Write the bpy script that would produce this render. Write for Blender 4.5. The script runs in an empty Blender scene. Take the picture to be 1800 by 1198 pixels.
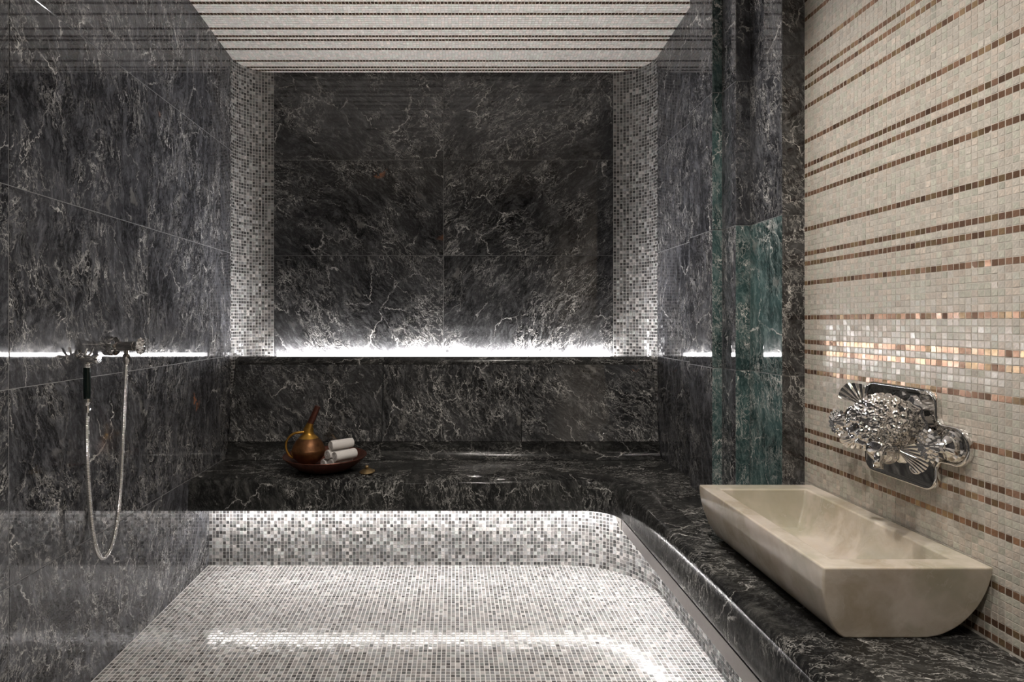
import bpy, bmesh, math, random
import numpy as np
from mathutils import Vector, Matrix, Euler

# ------------------------------------------------------------------ camera, world, exposure
scene = bpy.context.scene
COL = scene.collection
rng = np.random.default_rng(7)
random.seed(11)
EYE = 1.14

cam_d = bpy.data.cameras.new('camera')
cam = bpy.data.objects.new('camera', cam_d)
COL.objects.link(cam)
cam.location = (0, 0, EYE)
cam.rotation_euler = (math.radians(90), 0, 0)
cam_d.sensor_width = 36.0
cam_d.lens = 1030 / 1800 * 36
cam_d.shift_x = 101 / 1800
cam_d.shift_y = -34 / 1800
cam_d.clip_start = 0.02
scene.camera = cam

world = bpy.data.worlds.new('world')
scene.world = world
world.use_nodes = True
world.node_tree.nodes['Background'].inputs[0].default_value = (0.05, 0.05, 0.055, 1)
world.node_tree.nodes['Background'].inputs[1].default_value = 0.2

vs = scene.view_settings
vs.view_transform = 'Standard'
vs.look = 'None'
vs.exposure = 0.0
vs.gamma = 1.0
vs.use_curve_mapping = False

LED_BACK = 85.0      # strip behind the backrest
LED_SEAT = 42.0      # strip under the bench
LAMP_W = 55.0        # each recessed ceiling lamp

# ------------------------------------------------------------------ key dimensions (metres)
XL = -1.15           # left marble wall
XR = 1.155           # right mosaic wall
XA = 1.04            # right wall inside the alcove
YB = 3.166           # back wall
YREAR = -1.7
SEAT = 0.45
YNOSE, XNOSE, RNOSE = 2.537, 0.70, 0.15
YRIS, XRIS, RRIS = 2.744, 0.863, 0.34
YF = 2.999           # where the rounded corners begin
FL, FR = -0.977, 0.858
PITCH = 0.016


def ceil_z(y):
    return EYE + 1.346 + 0.0734 * (YB - y)


# ------------------------------------------------------------------ node helper
class NB:
    def __init__(self, name):
        self.m = bpy.data.materials.new(name)
        self.m.use_nodes = True
        self.t = self.m.node_tree
        self.bsdf = self.t.nodes['Principled BSDF']

    def n(self, typ, **kw):
        nd = self.t.nodes.new(typ)
        for k, v in kw.items():
            if k.startswith('_'):
                setattr(nd, k[1:], v)
        for k, v in kw.items():
            if not k.startswith('_'):
                key = int(k[1:]) if k[0] == 'i' and k[1:].isdigit() else k.replace('__', ' ')
                self.set(nd.inputs[key], v)
        return nd

    def set(self, sock, v):
        if hasattr(v, 'is_linked') or isinstance(v, bpy.types.NodeSocket):
            self.t.links.new(v, sock)
        else:
            sock.default_value = v

    def math(self, op, a, b=0.0, c=None, clamp=False):
        nd = self.n('ShaderNodeMath', _operation=op, _use_clamp=clamp)
        self.set(nd.inputs[0], a)
        self.set(nd.inputs[1], b)
        if c is not None:
            self.set(nd.inputs[2], c)
        return nd.outputs[0]

    def vmath(self, op, a, b=(0, 0, 0), scale=None):
        nd = self.n('ShaderNodeVectorMath', _operation=op)
        self.set(nd.inputs[0], a)
        self.set(nd.inputs[1], b)
        if scale is not None:
            self.set(nd.inputs['Scale'], scale)
        return nd.outputs[0]

    def noise(self, vec, scale, detail=4, rough=0.5, dist=0.0, dim='2D'):
        return self.n('ShaderNodeTexNoise', _noise_dimensions=dim, Vector=vec, Scale=scale,
                      Detail=detail, Roughness=rough, Distortion=dist)

    def mr(self, v, a, b, c=0.0, d=1.0, smooth=False):
        nd = self.n('ShaderNodeMapRange', _interpolation_type='SMOOTHSTEP' if smooth else 'LINEAR')
        self.set(nd.inputs[0], v)
        for i, x in enumerate((a, b, c, d)):
            nd.inputs[i + 1].default_value = x
        return nd.outputs[0]

    def mix(self, f, a, b, blend='MIX'):
        nd = self.n('ShaderNodeMix', _data_type='RGBA', _blend_type=blend)
        self.set(nd.inputs[0], f)
        self.set(nd.inputs[6], a)
        self.set(nd.inputs[7], b)
        return nd.outputs[2]

    def P(self, **kw):
        for k, v in kw.items():
            self.set(self.bsdf.inputs[k.replace('__', ' ')], v)
        return self.m


def rgb(r, g, b):
    return (r, g, b, 1)


def marble(name, dark, mid, light, vein=1.0, rough=0.05, aniso=1.0, ior=1.62):
    b = NB(name)
    uv = b.n('ShaderNodeUVMap').outputs[0]
    w1 = b.vmath('SUBTRACT', b.noise(uv, 1.9, 3, 0.5).outputs[1], (.5, .5, .5))
    w2 = b.vmath('SUBTRACT', b.noise(uv, 16.0, 4, 0.65).outputs[1], (.5, .5, .5))
    p = b.vmath('ADD', uv, b.vmath('SCALE', w1, scale=0.20))
    p = b.vmath('ADD', p, b.vmath('SCALE', w2, scale=0.030))
    cloud = b.mr(b.noise(p, 3.4, 10, 0.72).outputs[0], 0.36, 0.66, smooth=True)
    ps = b.vmath('MULTIPLY', p, (30 * aniso, 9, 1))
    streak = b.mr(b.noise(ps, 1.0, 10, 0.78).outputs[0], 0.49, 0.74)
    pf = b.vmath('MULTIPLY', p, (110 * aniso, 42, 1))
    fine = b.mr(b.noise(pf, 1.0, 5, 0.8).outputs[0], 0.50, 0.76)
    # thin bright veins
    m1 = b.mr(b.noise(uv, 2.9, 4, 0.65).outputs[0], 0.42, 0.58, smooth=True)
    m2 = b.mr(b.noise(b.vmath('ADD', uv, (7.3, 3.1, 0)), 3.6, 4, 0.65).outputs[0], 0.45, 0.60, smooth=True)
    pa = b.vmath('MULTIPLY', p, (10.0, 4.2, 1))
    na = b.noise(pa, 1.0, 5, 0.66).outputs[0]
    va = b.mr(b.math('ABSOLUTE', b.math('SUBTRACT', na, 0.5)), 0.0, 0.011, 1.0, 0.0)
    pv = b.vmath('ADD', uv, b.vmath('SCALE', w1, scale=0.12))
    pv = b.vmath('ADD', pv, b.vmath('SCALE', w2, scale=0.075))
    pv = b.vmath('MULTIPLY', pv, (9.0, 4.0, 1))
    vo = b.n('ShaderNodeTexVoronoi', _voronoi_dimensions='2D', _feature='DISTANCE_TO_EDGE', Vector=pv, Scale=1.0)
    vb = b.mr(vo.outputs[0], 0.0, 0.020, 1.0, 0.0)
    pc = b.vmath('MULTIPLY', p, (30.0, 15.0, 1))
    nc = b.noise(pc, 1.0, 4, 0.65).outputs[0]
    vc = b.mr(b.math('ABSOLUTE', b.math('SUBTRACT', nc, 0.5)), 0.0, 0.026, 1.0, 0.0)
    thick = b.mr(b.noise(uv, 11.0, 3, 0.6).outputs[0], 0.35, 0.7, 0.10, 1.0)
    veins = b.math('MAXIMUM', b.math('MULTIPLY', va, m1), b.math('MULTIPLY', vb, m2))
    veins = b.math('MULTIPLY', veins, thick)
    veins = b.math('MAXIMUM', veins, b.math('MULTIPLY', b.math('MULTIPLY', vc, m1), 0.30))
    veins = b.math('MULTIPLY', veins, vein, clamp=True)
    # pale fragments
    vcell = b.n('ShaderNodeTexVoronoi', _voronoi_dimensions='2D', Vector=pv, Scale=2.2)
    sep = b.n('ShaderNodeSeparateColor', Color=vcell.outputs['Color'])
    frag = b.math('MULTIPLY', b.mr(sep.outputs[0], 0.955, 0.97), b.mr(vcell.outputs[0], 0.30, 0.16, 0, 1, ))
    c = b.mix(cloud, dark, mid)
    g = b.math('ADD', b.math('MULTIPLY', streak, 0.42), b.math('MULTIPLY', fine, 0.30), clamp=True)
    c = b.mix(g, c, light)
    c = b.mix(b.math('MULTIPLY', frag, 0.40), c, rgb(.30, .29, .27))
    c = b.mix(veins, c, rgb(.78, .76, .72))
    # rusty flecks
    om = b.mr(b.noise(b.vmath('ADD', uv, (3.7, 9.1, 0)), 3.4, 2, 0.5).outputs[0], 0.80, 0.83)
    of = b.mr(b.noise(p, 16.0, 3, 0.6).outputs[0], 0.52, 0.58)
    c = b.mix(b.math('MULTIPLY', b.math('MULTIPLY', om, of), 0.8), c, rgb(.42, .17, .08))
    rr = b.mr(b.noise(uv, 30.0, 3, 0.6).outputs[0], 0.3, 0.8, rough * 0.7, rough * 1.6)
    return b.P(Base__Color=c, Roughness=rr, IOR=ior)


M = {}
M['marble'] = marble('dark_marble', rgb(.015, .015, .0155), rgb(.050, .050, .051), rgb(.30, .30, .305), 1.3, rough=.028)
M['marble_side'] = marble('grey_side_marble', rgb(.018, .0185, .021), rgb(.062, .063, .069), rgb(.33, .335, .36), 1.1, rough=.026)
M['marble_top'] = marble('seat_marble', rgb(.011, .011, .0115), rgb(.026, .026, .025), rgb(.17, .17, .16), 0.9, rough=0.17, ior=1.32)
M['marble_edge'] = marble('edge_marble', rgb(.011, .011, .0115), rgb(.026, .026, .025), rgb(.17, .17, .16), 0.9, rough=0.12, ior=1.2)
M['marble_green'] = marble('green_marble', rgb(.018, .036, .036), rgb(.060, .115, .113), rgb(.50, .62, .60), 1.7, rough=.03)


def plain(name, color, rough=0.5, metal=0.0, var=0.0, scale=60.0, bump=0.0, **kw):
    b = NB(name)
    co = b.n('ShaderNodeTexCoord').outputs['Object']
    nz = b.noise(co, scale, 4, 0.6, dim='3D').outputs[0]
    c = b.mix(b.mr(nz, 0.3, 0.7), tuple(x * (1 - var) for x in color[:3]) + (1,), tuple(min(1, x * (1 + var)) for x in color[:3]) + (1,))
    b.P(Base__Color=c, Roughness=rough, Metallic=metal)
    if bump:
        bn = b.n('ShaderNodeBump', Strength=bump, Distance=0.002, Height=nz)
        b.P(Normal=bn.outputs[0])
    for k, v in kw.items():
        b.bsdf.inputs[k.replace('__', ' ')].default_value = v
    return b.m


M['grout_grey'] = plain('light_grout', rgb(.60, .585, .565), 0.8, var=.06)
M['grout_cream'] = plain('cream_grout', rgb(.56, .52, .46), 0.75, var=.05)
M['grout_dark'] = plain('joint_filler', rgb(.24, .24, .24), 0.6, var=.1)
M['chrome'] = plain('polished_chrome', rgb(.78, .77, .76), 0.06, 1.0, var=.02)
M['chrome_dark'] = plain('dark_nickel', rgb(.42, .40, .38), 0.10, 1.0, var=.04)
M['steel'] = plain('brushed_steel', rgb(.30, .28, .27), 0.38, 1.0, var=.06, scale=90)
M['beige_plate'] = plain('beige_plate', rgb(.60, .57, .53), 0.5, var=.03)
M['black'] = plain('black_hole', rgb(.01, .01, .01), 0.7)
M['handle_dark'] = plain('dark_green_enamel', rgb(.0035, .009, .0075), 0.14, var=.1)
M['copper_bowl'] = plain('dark_hammered_copper', rgb(.115, .040, .026), 0.36, 0.55, var=.35, scale=45, bump=.25)
M['copper_body'] = plain('aged_copper', rgb(.17, .075, .030), 0.42, 0.7, var=.4, scale=35, bump=.2)
M['brass'] = plain('warm_brass', rgb(.55, .30, .06), 0.30, 0.9, var=.2, scale=40)
M['brass_old'] = plain('old_brass', rgb(.40, .29, .15), 0.34, 0.85, var=.3, scale=60)
M['towel'] = plain('white_terry', rgb(.80, .765, .735), 0.95, var=.08, scale=420, bump=.9)
M['crystal'] = plain('cut_crystal', rgb(.80, .79, .78), 0.06, 0.95, var=.02)
M['lamp_white'] = plain('white_lamp_trim', rgb(.75, .74, .72), 0.4)


def emission(name, color, strength):
    b = NB(name)
    b.P(Base__Color=rgb(.8, .8, .8), Emission__Color=color, Emission__Strength=strength)
    return b.m


M['led_back'] = emission('backrest_led_diffuser', rgb(1.0, .975, .985), LED_BACK)
M['led_seat'] = emission('bench_led_diffuser', rgb(1.0, .965, .955), LED_SEAT)
M['lamp_lens'] = emission('ceiling_lamp_lens', rgb(1.0, .88, .74), 12.0)


def tile_mat(name, rough, ior=1.5, coat=0.0, objcol=False):
    b = NB(name)
    if objcol:
        oi = b.n('ShaderNodeObjectInfo')
        col, met = oi.outputs['Color'], oi.outputs['Alpha']
    else:
        a = b.n('ShaderNodeAttribute', _attribute_name='tile_color')
        col, met = a.outputs['Color'], a.outputs['Alpha']
    co = b.n('ShaderNodeTexCoord').outputs['Object']
    nz = b.noise(co, 190.0, 3, 0.6, dim='3D').outputs[0]
    k = b.mr(nz, 0.3, 0.7, 0.80, 1.18)
    c = b.vmath('SCALE', col, scale=k)
    bn = b.n('ShaderNodeBump', Strength=0.12, Distance=0.001, Height=nz)
    return b.P(Base__Color=c, Roughness=rough, IOR=ior, Metallic=met, Coat__Weight=coat,
               Coat__Roughness=0.05, Normal=bn.outputs[0])


M['tile_stone'] = tile_mat('stone_mosaic', 0.13)
M['tile_floor'] = tile_mat('floor_mosaic_stone', 0.10, ior=1.19)
M['tile_pearl'] = tile_mat('pearl_mosaic', 0.24, coat=.06)
M['tile_single'] = tile_mat('pearl_mosaic_single', 0.24, coat=.06, objcol=True)


def onyx():
    b = NB('cream_onyx')
    co = b.n('ShaderNodeTexCoord').outputs['Object']
    w = b.vmath('SUBTRACT', b.noise(co, 5.0, 4, .6, dim='3D').outputs[1], (.5, .5, .5))
    p = b.vmath('ADD', co, b.vmath('SCALE', w, scale=.22))
    n1 = b.mr(b.noise(p, 5.5, 6, .6, dim='3D').outputs[0], .34, .68, smooth=True)
    n2 = b.mr(b.noise(p, 14.0, 6, .65, dim='3D').outputs[0], .35, .7)
    c = b.mix(n1, rgb(.46, .385, .285), rgb(.74, .67, .585))
    c = b.mix(b.math('MULTIPLY', n2, .40), c, rgb(.72, .68, .62))
    n3 = b.mr(b.noise(p, 3.6, 3, .5, dim='3D').outputs[0], .50, .66, smooth=True)
    c = b.mix(b.math('MULTIPLY', n3, .65), c, rgb(.35, .335, .235))
    n4 = b.mr(b.noise(b.vmath('ADD', p, (4, 2, 1)), 4.4, 3, .5, dim='3D').outputs[0], .54, .70, smooth=True)
    c = b.mix(b.math('MULTIPLY', n4, .6), c, rgb(.70, .61, .54))
    va = b.mr(b.math('ABSOLUTE', b.math('SUBTRACT', b.noise(p, 6.0, 5, .65, dim='3D').outputs[0], .5)), 0, .012, 1, 0)
    c = b.mix(b.math('MULTIPLY', va, .35), c, rgb(.66, .62, .56))
    b.P(Base__Color=c, Roughness=.11, IOR=1.5)
    b.bsdf.inputs['Subsurface Weight'].default_value = 0.25
    b.bsdf.inputs['Subsurface Radius'].default_value = (.03, .025, .015)
    b.bsdf.inputs['Subsurface Scale'].default_value = 0.4
    return b.m


M['onyx'] = onyx()

# ------------------------------------------------------------------ object helpers


def tag(o, label=None, cat=None, group=None, kind=None):
    if label:
        o['label'] = label
    if cat:
        o['category'] = cat
    if group:
        o['group'] = group
    if kind:
        o['kind'] = kind
    return o


def empty(name, loc=(0, 0, 0)):
    o = bpy.data.objects.new(name, None)
    o.empty_display_size = .05
    o.location = loc
    COL.objects.link(o)
    return o


def mesh_obj(name, verts, faces, mat, parent=None, smooth=None, uvs=None):
    me = bpy.data.meshes.new(name)
    pl, q = Vector((0, 0, 0)), parent
    while q is not None:
        pl, q = pl + q.location, q.parent
    if pl.length:
        verts = [(v[0] - pl.x, v[1] - pl.y, v[2] - pl.z) for v in verts]
    me.from_pydata(verts, [], faces)
    me.materials.append(mat)
    if uvs is not None:
        ul = me.uv_layers.new(name='UVMap')
        flat = []
        for f in me.polygons:
            for vi in f.vertices:
                flat.extend(uvs[vi])
        ul.data.foreach_set('uv', flat)
    if smooth is not None:
        me.polygons.foreach_set('use_smooth', [True] * len(me.polygons))
        me.set_sharp_from_angle(angle=math.radians(smooth))
    me.update()
    o = bpy.data.objects.new(name, me)
    COL.objects.link(o)
    if parent is not None:
        o.parent = parent
    return o


def box(name, x0, x1, y0, y1, z0, z1, mat, parent=None):
    v = [(x, y, z) for x in (x0, x1) for y in (y0, y1) for z in (z0, z1)]
    f = [(0, 1, 3, 2), (4, 6, 7, 5), (0, 4, 5, 1), (2, 3, 7, 6), (0, 2, 6, 4), (1, 5, 7, 3)]
    return mesh_obj(name, v, f, mat, parent)


def rnd_uv(u, v, ang, off, flip=False):
    if flip:
        u = -u
    c, s = math.cos(ang), math.sin(ang)
    return (u * c - v * s + off[0], u * s + v * c + off[1])


def slab(name, o, U, V, Nrm, w, h, mat, parent, t=.012, gap=.0012, ch=.0012, ang=0.0, off=None, flip=False):
    """one stone panel; o = corner on the wall plane, U, V unit vectors, Nrm faces the room (front face lies on the plane)"""
    o, U, V, Nrm = Vector(o), Vector(U), Vector(V), Vector(Nrm)
    if off is None:
        off = (random.uniform(0, 40), random.uniform(0, 40))
    V3, uv = [], []
    for d, ins in ((-t, gap), (-ch, gap), (0, gap + ch)):
        for a, c in ((ins, ins), (w - ins, ins), (w - ins, h - ins), (ins, h - ins)):
            V3.append(tuple(o + U * a + V * c + Nrm * d))
            uv.append(rnd_uv(a, c, ang, off, flip))
    F = [(8, 9, 10, 11)]
    for k in (0, 4):
        for i in range(4):
            j = (i + 1) % 4
            F.append((k + i, k + j, k + 4 + j, k + 4 + i))
    if U.cross(V).dot(Nrm) < 0:
        F = [tuple(reversed(f)) for f in F]
    return mesh_obj(name, V3, F, mat, parent, uvs=uv)


def lathe(name, prof, mat, parent=None, seg=40, loc=(0, 0, 0), axis='Z', smooth=40, wob=None):
    V3, F = [], []
    n = len(prof)
    for i, (r, z) in enumerate(prof):
        for k in range(seg):
            a = 2 * math.pi * k / seg
            rr = r if wob is None else r * wob(a, i)
            p = (rr * math.cos(a), rr * math.sin(a), z)
            if axis == 'X':
                p = (p[2], p[0], p[1])
            elif axis == '-X':
                p = (-p[2], p[1], p[0])
            elif axis == 'Y':
                p = (p[1], p[2], p[0])
            V3.append((p[0] + loc[0], p[1] + loc[1], p[2] + loc[2]))
    for i in range(n - 1):
        for k in range(seg):
            k2 = (k + 1) % seg
            F.append((i * seg + k, i * seg + k2, (i + 1) * seg + k2, (i + 1) * seg + k))
    if prof[0][0] > 1e-6:
        F.append(tuple(reversed(range(seg))))
    if prof[-1][0] > 1e-6:
        F.append(tuple(range((n - 1) * seg, n * seg)))
    o = mesh_obj(name, V3, F, mat, parent, smooth=smooth)
    bm = bmesh.new()
    bm.from_mesh(o.data)
    bmesh.ops.remove_doubles(bm, verts=bm.verts, dist=1e-6)
    bmesh.ops.recalc_face_normals(bm, faces=bm.faces)
    bm.to_mesh(o.data)
    bm.free()
    return o


def catmull(pts, n):
    pts = [Vector(p) for p in pts]
    P = [pts[0] * 2 - pts[1]] + pts + [pts[-1] * 2 - pts[-2]]
    out = []
    for i in range(1, len(P) - 2):
        for k in range(n):
            t = k / n
            a, b, c, d = P[i - 1], P[i], P[i + 1], P[i + 2]
            out.append(.5 * ((2 * b) + (c - a) * t + (2 * a - 5 * b + 4 * c - d) * t * t + (3 * b - a - 3 * c + d) * t ** 3))
    out.append(pts[-1])
    return out


def resample(pts, step):
    out = [pts[0]]
    acc = 0.0
    for a, b in zip(pts, pts[1:]):
        L = (b - a).length
        if L == 0:
            continue
        d = step - acc
        while d <= L:
            out.append(a + (b - a) * (d / L))
            d += step
        acc = (acc + L) % step
    return out


def tube(name, pts, rad, mat, parent=None, seg=10, smooth=60, squash=None, cap=True):
    pts = [Vector(p) for p in pts]
    V3, F = [], []
    ref = Vector((0.13, 0.21, 0.97)).normalized()
    n = len(pts)
    up = None
    for i, p in enumerate(pts):
        t = (pts[min(i + 1, n - 1)] - pts[max(i - 1, 0)]).normalized()
        if up is None:
            up = (ref - t * ref.dot(t))
            if up.length < .2:
                up = Vector((1, 0, 0)) - t * t.x
            up.normalize()
        else:
            up = (up - t * up.dot(t)).normalized()
        sd = t.cross(up)
        r = rad(i / (n - 1)) if callable(rad) else (rad[i] if isinstance(rad, (list, tuple)) else rad)
        for k in range(seg):
            a = 2 * math.pi * k / seg
            V3.append(tuple(p + up * (r * math.cos(a)) + sd * (r * math.sin(a))))
    for i in range(n - 1):
        for k in range(seg):
            k2 = (k + 1) % seg
            F.append((i * seg + k, (i + 1) * seg + k, (i + 1) * seg + k2, i * seg + k2))
    if cap:
        F.append(tuple(range(seg)))
        F.append(tuple(reversed(range((n - 1) * seg, n * seg))))
    o = mesh_obj(name, V3, F, mat, parent, smooth=smooth)
    return o


def extrude_poly(name, pts, z0, z1, mat, parent=None, ang=0.0, off=None):
    n = len(pts)
    if off is None:
        off = (random.uniform(0, 40), random.uniform(0, 40))
    V3 = [(p[0], p[1], z0) for p in pts] + [(p[0], p[1], z1) for p in pts]
    uv = [rnd_uv(p[0], p[1], ang, off) for p in pts] * 2
    F = [tuple(reversed(range(n))), tuple(range(n, 2 * n))]
    F += [(i, (i + 1) % n, n + (i + 1) % n, n + i) for i in range(n)]
    o = mesh_obj(name, V3, F, mat, parent, uvs=uv)
    bm = bmesh.new()
    bm.from_mesh(o.data)
    bmesh.ops.recalc_face_normals(bm, faces=bm.faces)
    bm.to_mesh(o.data)
    bm.free()
    return o


def tiles(name, C, TU, TV, Nn, hu, hv, col, mat, parent, h=.0006, bev=.0004, tilt=.03):
    """thousands of small mosaic tiles as one mesh; every tile has its own edges and a slight tilt"""
    C, TU, TV, Nn = (np.asarray(a, dtype=np.float64) for a in (C, TU, TV, Nn))
    K = len(C)
    TU = np.broadcast_to(TU, (K, 3))
    TV = np.broadcast_to(TV, (K, 3))
    Nn = np.broadcast_to(Nn, (K, 3))
    sg = np.array([(-1, -1), (1, -1), (1, 1), (-1, 1)], dtype=float)
    ta = rng.normal(0, tilt, (K, 1, 1))
    tb = rng.normal(0, tilt, (K, 1, 1))
    base = C[:, None] + TU[:, None] * (sg[None, :, :1] * hu) + TV[:, None] * (sg[None, :, 1:] * hv) - Nn[:, None] * .0015
    top = C[:, None] + TU[:, None] * (sg[None, :, :1] * (hu - bev)) + TV[:, None] * (sg[None, :, 1:] * (hv - bev))
    top = top + Nn[:, None] * (h + ta * sg[None, :, :1] * hu + tb * sg[None, :, 1:] * hv)
    V3 = np.concatenate([base, top], axis=1).reshape(-1, 3)
    q = np.array([(4, 5, 6, 7), (0, 1, 5, 4), (1, 2, 6, 5), (2, 3, 7, 6), (3, 0, 4, 7)])
    if np.dot(np.cross(TU[0], TV[0]), Nn[0]) < 0:
        q = q[:, ::-1]
    F = (np.arange(K)[:, None, None] * 8 + q[None]).reshape(-1)
    nf = K * 5
    me = bpy.data.meshes.new(name)
    me.vertices.add(K * 8)
    me.vertices.foreach_set('co', V3.astype(np.float32).ravel())
    me.loops.add(nf * 4)
    me.loops.foreach_set('vertex_index', F.astype(np.int32))
    me.polygons.add(nf)
    me.polygons.foreach_set('loop_start', np.arange(0, nf * 4, 4, dtype=np.int32))
    me.polygons.foreach_set('loop_total', np.full(nf, 4, dtype=np.int32))
    me.update(calc_edges=True)
    me.shade_flat()
    at = me.attributes.new('tile_color', 'FLOAT_COLOR', 'FACE')
    at.data.foreach_set('color', np.repeat(np.asarray(col, dtype=np.float32), 5, axis=0).ravel())
    me.materials.append(mat)
    o = bpy.data.objects.new(name, me)
    COL.objects.link(o)
    o.parent = parent
    o.location = -parent.location
    o['kind'] = 'stuff'
    return o


def stone_cols(K):
    r = rng.random(K)
    v = np.where(r < .30, rng.uniform(.045, .10, K), np.where(r < .78, rng.uniform(.11, .27, K), rng.uniform(.30, .55, K)))
    t = rng.random((K, 1))
    tint = np.where(t < .45, [[1.05, .99, .95]], np.where(t < .8, [[1.0, 1.0, 1.0]], [[.96, 1.0, .95]]))
    return np.concatenate([v[:, None] * tint, np.zeros((K, 1))], axis=1)


def floor_cols(K):
    r = rng.random(K)
    v = np.where(r < .13, rng.uniform(.065, .11, K), np.where(r < .85, rng.uniform(.13, .27, K), rng.uniform(.28, .42, K)))
    t = rng.random((K, 1))
    tint = np.where(t < .5, [[1.05, .99, .95]], np.where(t < .8, [[1.0, 1.0, 1.0]], [[.97, 1.0, .95]]))
    return np.concatenate([v[:, None] * tint, np.zeros((K, 1))], axis=1)


def pearl_cols(K, base=(.54, .50, .44)):
    v = rng.normal(1.0, .07, (K, 1)).clip(.75, 1.2)
    t = rng.random((K, 1))
    tint = np.where(t < .3, [[.95, 1.0, .97]], np.where(t < .6, [[1.04, .99, .97]], [[1.0, 1.0, 1.0]]))
    return np.concatenate([np.array(base)[None] * v * tint, np.zeros((K, 1))], axis=1)


def copper_cols(K):
    v = rng.uniform(.55, 1.35, (K, 1))
    t = rng.random((K, 1))
    c = np.where(t < .6, [[.40, .24, .16]], np.where(t < .85, [[.42, .29, .17]], [[.33, .20, .14]]))
    return np.concatenate([c * v, np.full((K, 1), .65)], axis=1)


STRIPES = (0, 5, 7, 11)   # copper rows inside every 18 rows

# ------------------------------------------------------------------ the room: floor
floor = mesh_obj('floor', [(XL - .02, YREAR, -.03), (XRIS + .2, YREAR, -.03), (XRIS + .2, YRIS + .2, -.03), (XL - .02, YRIS + .2, -.03),
                           (XL - .02, YREAR, 0), (XRIS + .2, YREAR, 0), (XRIS + .2, YRIS + .2, 0), (XL - .02, YRIS + .2, 0)],
                 [(3, 2, 1, 0), (4, 5, 6, 7), (0, 1, 5, 4), (1, 2, 6, 5), (2, 3, 7, 6), (3, 0, 4, 7)], M['grout_grey'])
tag(floor, 'pale grey stone mosaic floor below the bench', kind='structure')


def in_floor(x, y):
    cx, cy = XRIS - RRIS, YRIS - RRIS
    ok = (x < XRIS + .003) & (y < YRIS + .003)
    arc = (x > cx) & (y > cy) & (np.hypot(x - cx, y - cy) > RRIS + .003)
    return ok & ~arc


gx = np.arange(XL + .009, XRIS + .01, PITCH)
gy = np.arange(YRIS - .009, 0.3, -PITCH)
X, Y = np.meshgrid(gx, gy)
X, Y = X.ravel(), Y.ravel()
k = in_floor(X, Y)
X, Y = X[k], Y[k]
tiles('floor_mosaic', np.stack([X, Y, np.zeros_like(X)], 1), (1, 0, 0), (0, 1, 0), (0, 0, 1), .0067, .0067,
      floor_cols(len(X)), M['tile_floor'], floor, tilt=.008)

# ------------------------------------------------------------------ left wall of marble slabs
wall_left = box('wall_left', XL - .10, XL - .0016, YREAR, YB + .1, -.03, 2.95, M['grout_dark'])
tag(wall_left, 'polished dark grey marble slab wall behind the hand shower', kind='structure')
zrows = [0, .455, .965, 1.492, 2.02, 2.55, 2.93]
ycols = [YREAR, -1.22, -.537, .146, .829, 1.513, 2.197, 2.880, 3.02]
angs = [.25, -.30, .12, -.2, .35, -.1]
for r in range(len(zrows) - 1):
    for c in range(len(ycols) - 1):
        slab('marble_slab', (XL, ycols[c], zrows[r]), (0, 1, 0), (0, 0, 1), (1, 0, 0), ycols[c + 1] - ycols[c], zrows[r + 1] - zrows[r],
             M['marble_side'], wall_left, ang=angs[(r * 2 + c) % 6] + random.uniform(-.1, .1))

# ------------------------------------------------------------------ back wall
wall_back = box('wall_back', FL, FR, YB + .0016, YB + .10, -.03, 2.60, M['grout_dark'])
tag(wall_back, 'polished dark marble back wall between curved mosaic corners', kind='structure')
zb = [.86, 1.4966, 2.013, 2.50]
mid = (FL + FR) / 2
for r in range(3):
    for c in range(2):
        x0, x1 = (FL, mid) if c == 0 else (mid, FR)
        slab('marble_slab', (x0, YB, zb[r]), (1, 0, 0), (0, 0, 1), (0, -1, 0), x1 - x0, zb[r + 1] - zb[r], M['marble'], wall_back,
             ang=(-.85 if r < 2 else -1.0) + (.25 if r == 0 else 0), off=(13.0 + 3 * r + (0 if c == 0 else 1.3), 7.0 + 5 * r), flip=(c == 1))


# rounded mosaic corners
def corner(cx, rx, side):
    """quarter-round cove from the side wall (YF) to the back wall (YB)"""
    ry = YB - YF
    V3, F = [], []
    n = 14
    for i in range(n + 1):
        a = math.pi / 2 * i / n
        x, y = cx + side * (rx + .001) * math.cos(a), YF + (ry + .001) * math.sin(a)
        V3 += [(x, y, SEAT - .05), (x, y, 2.52)]
    for i in range(n):
        F.append((2 * i, 2 * i + 1, 2 * i + 3, 2 * i + 2))
    V3 += [(cx + side * (rx + .05), YB + .06, SEAT - .05), (cx + side * (rx + .05), YB + .06, 2.52)]
    kk = len(V3)
    F += [(0, kk - 2, kk - 1, 1), (kk - 4, kk - 3, kk - 1, kk - 2)]
    F.append(tuple([2 * i + 1 for i in range(n + 1)] + [kk - 1]))
    F.append(tuple(reversed([2 * i for i in range(n + 1)] + [kk - 2])))
    core = mesh_obj('corner_cove', V3, F, M['grout_grey'], wall_back)
    L = math.pi / 2 * (rx + ry) / 2
    nc = round(L / PITCH)
    aa = (np.arange(nc) + .5) / nc * math.pi / 2
    zz = np.arange(SEAT + .008, 2.50, PITCH)
    A, Z = np.meshgrid(aa, zz)
    A, Z = A.ravel(), Z.ravel()
    C = np.stack([cx + side * rx * np.cos(A), YF + ry * np.sin(A), Z], 1)
    T = np.stack([-side * rx * np.sin(A), ry * np.cos(A), 0 * A], 1)
    T /= np.linalg.norm(T, axis=1, keepdims=True)
    Nn = np.stack([-side * np.cos(A) / rx, -np.sin(A) / ry, 0 * A], 1)
    Nn /= np.linalg.norm(Nn, axis=1, keepdims=True)
    hu = L / nc / 2 - .0014
    tiles('corner_mosaic', C, T, np.array([(0, 0, 1.0)]), Nn, hu, .0066, stone_cols(len(A)), M['tile_stone'], wall_back, tilt=.05)


corner(FL, -XL + FL, -1)
corner(FR, XA - FR, 1)

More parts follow.
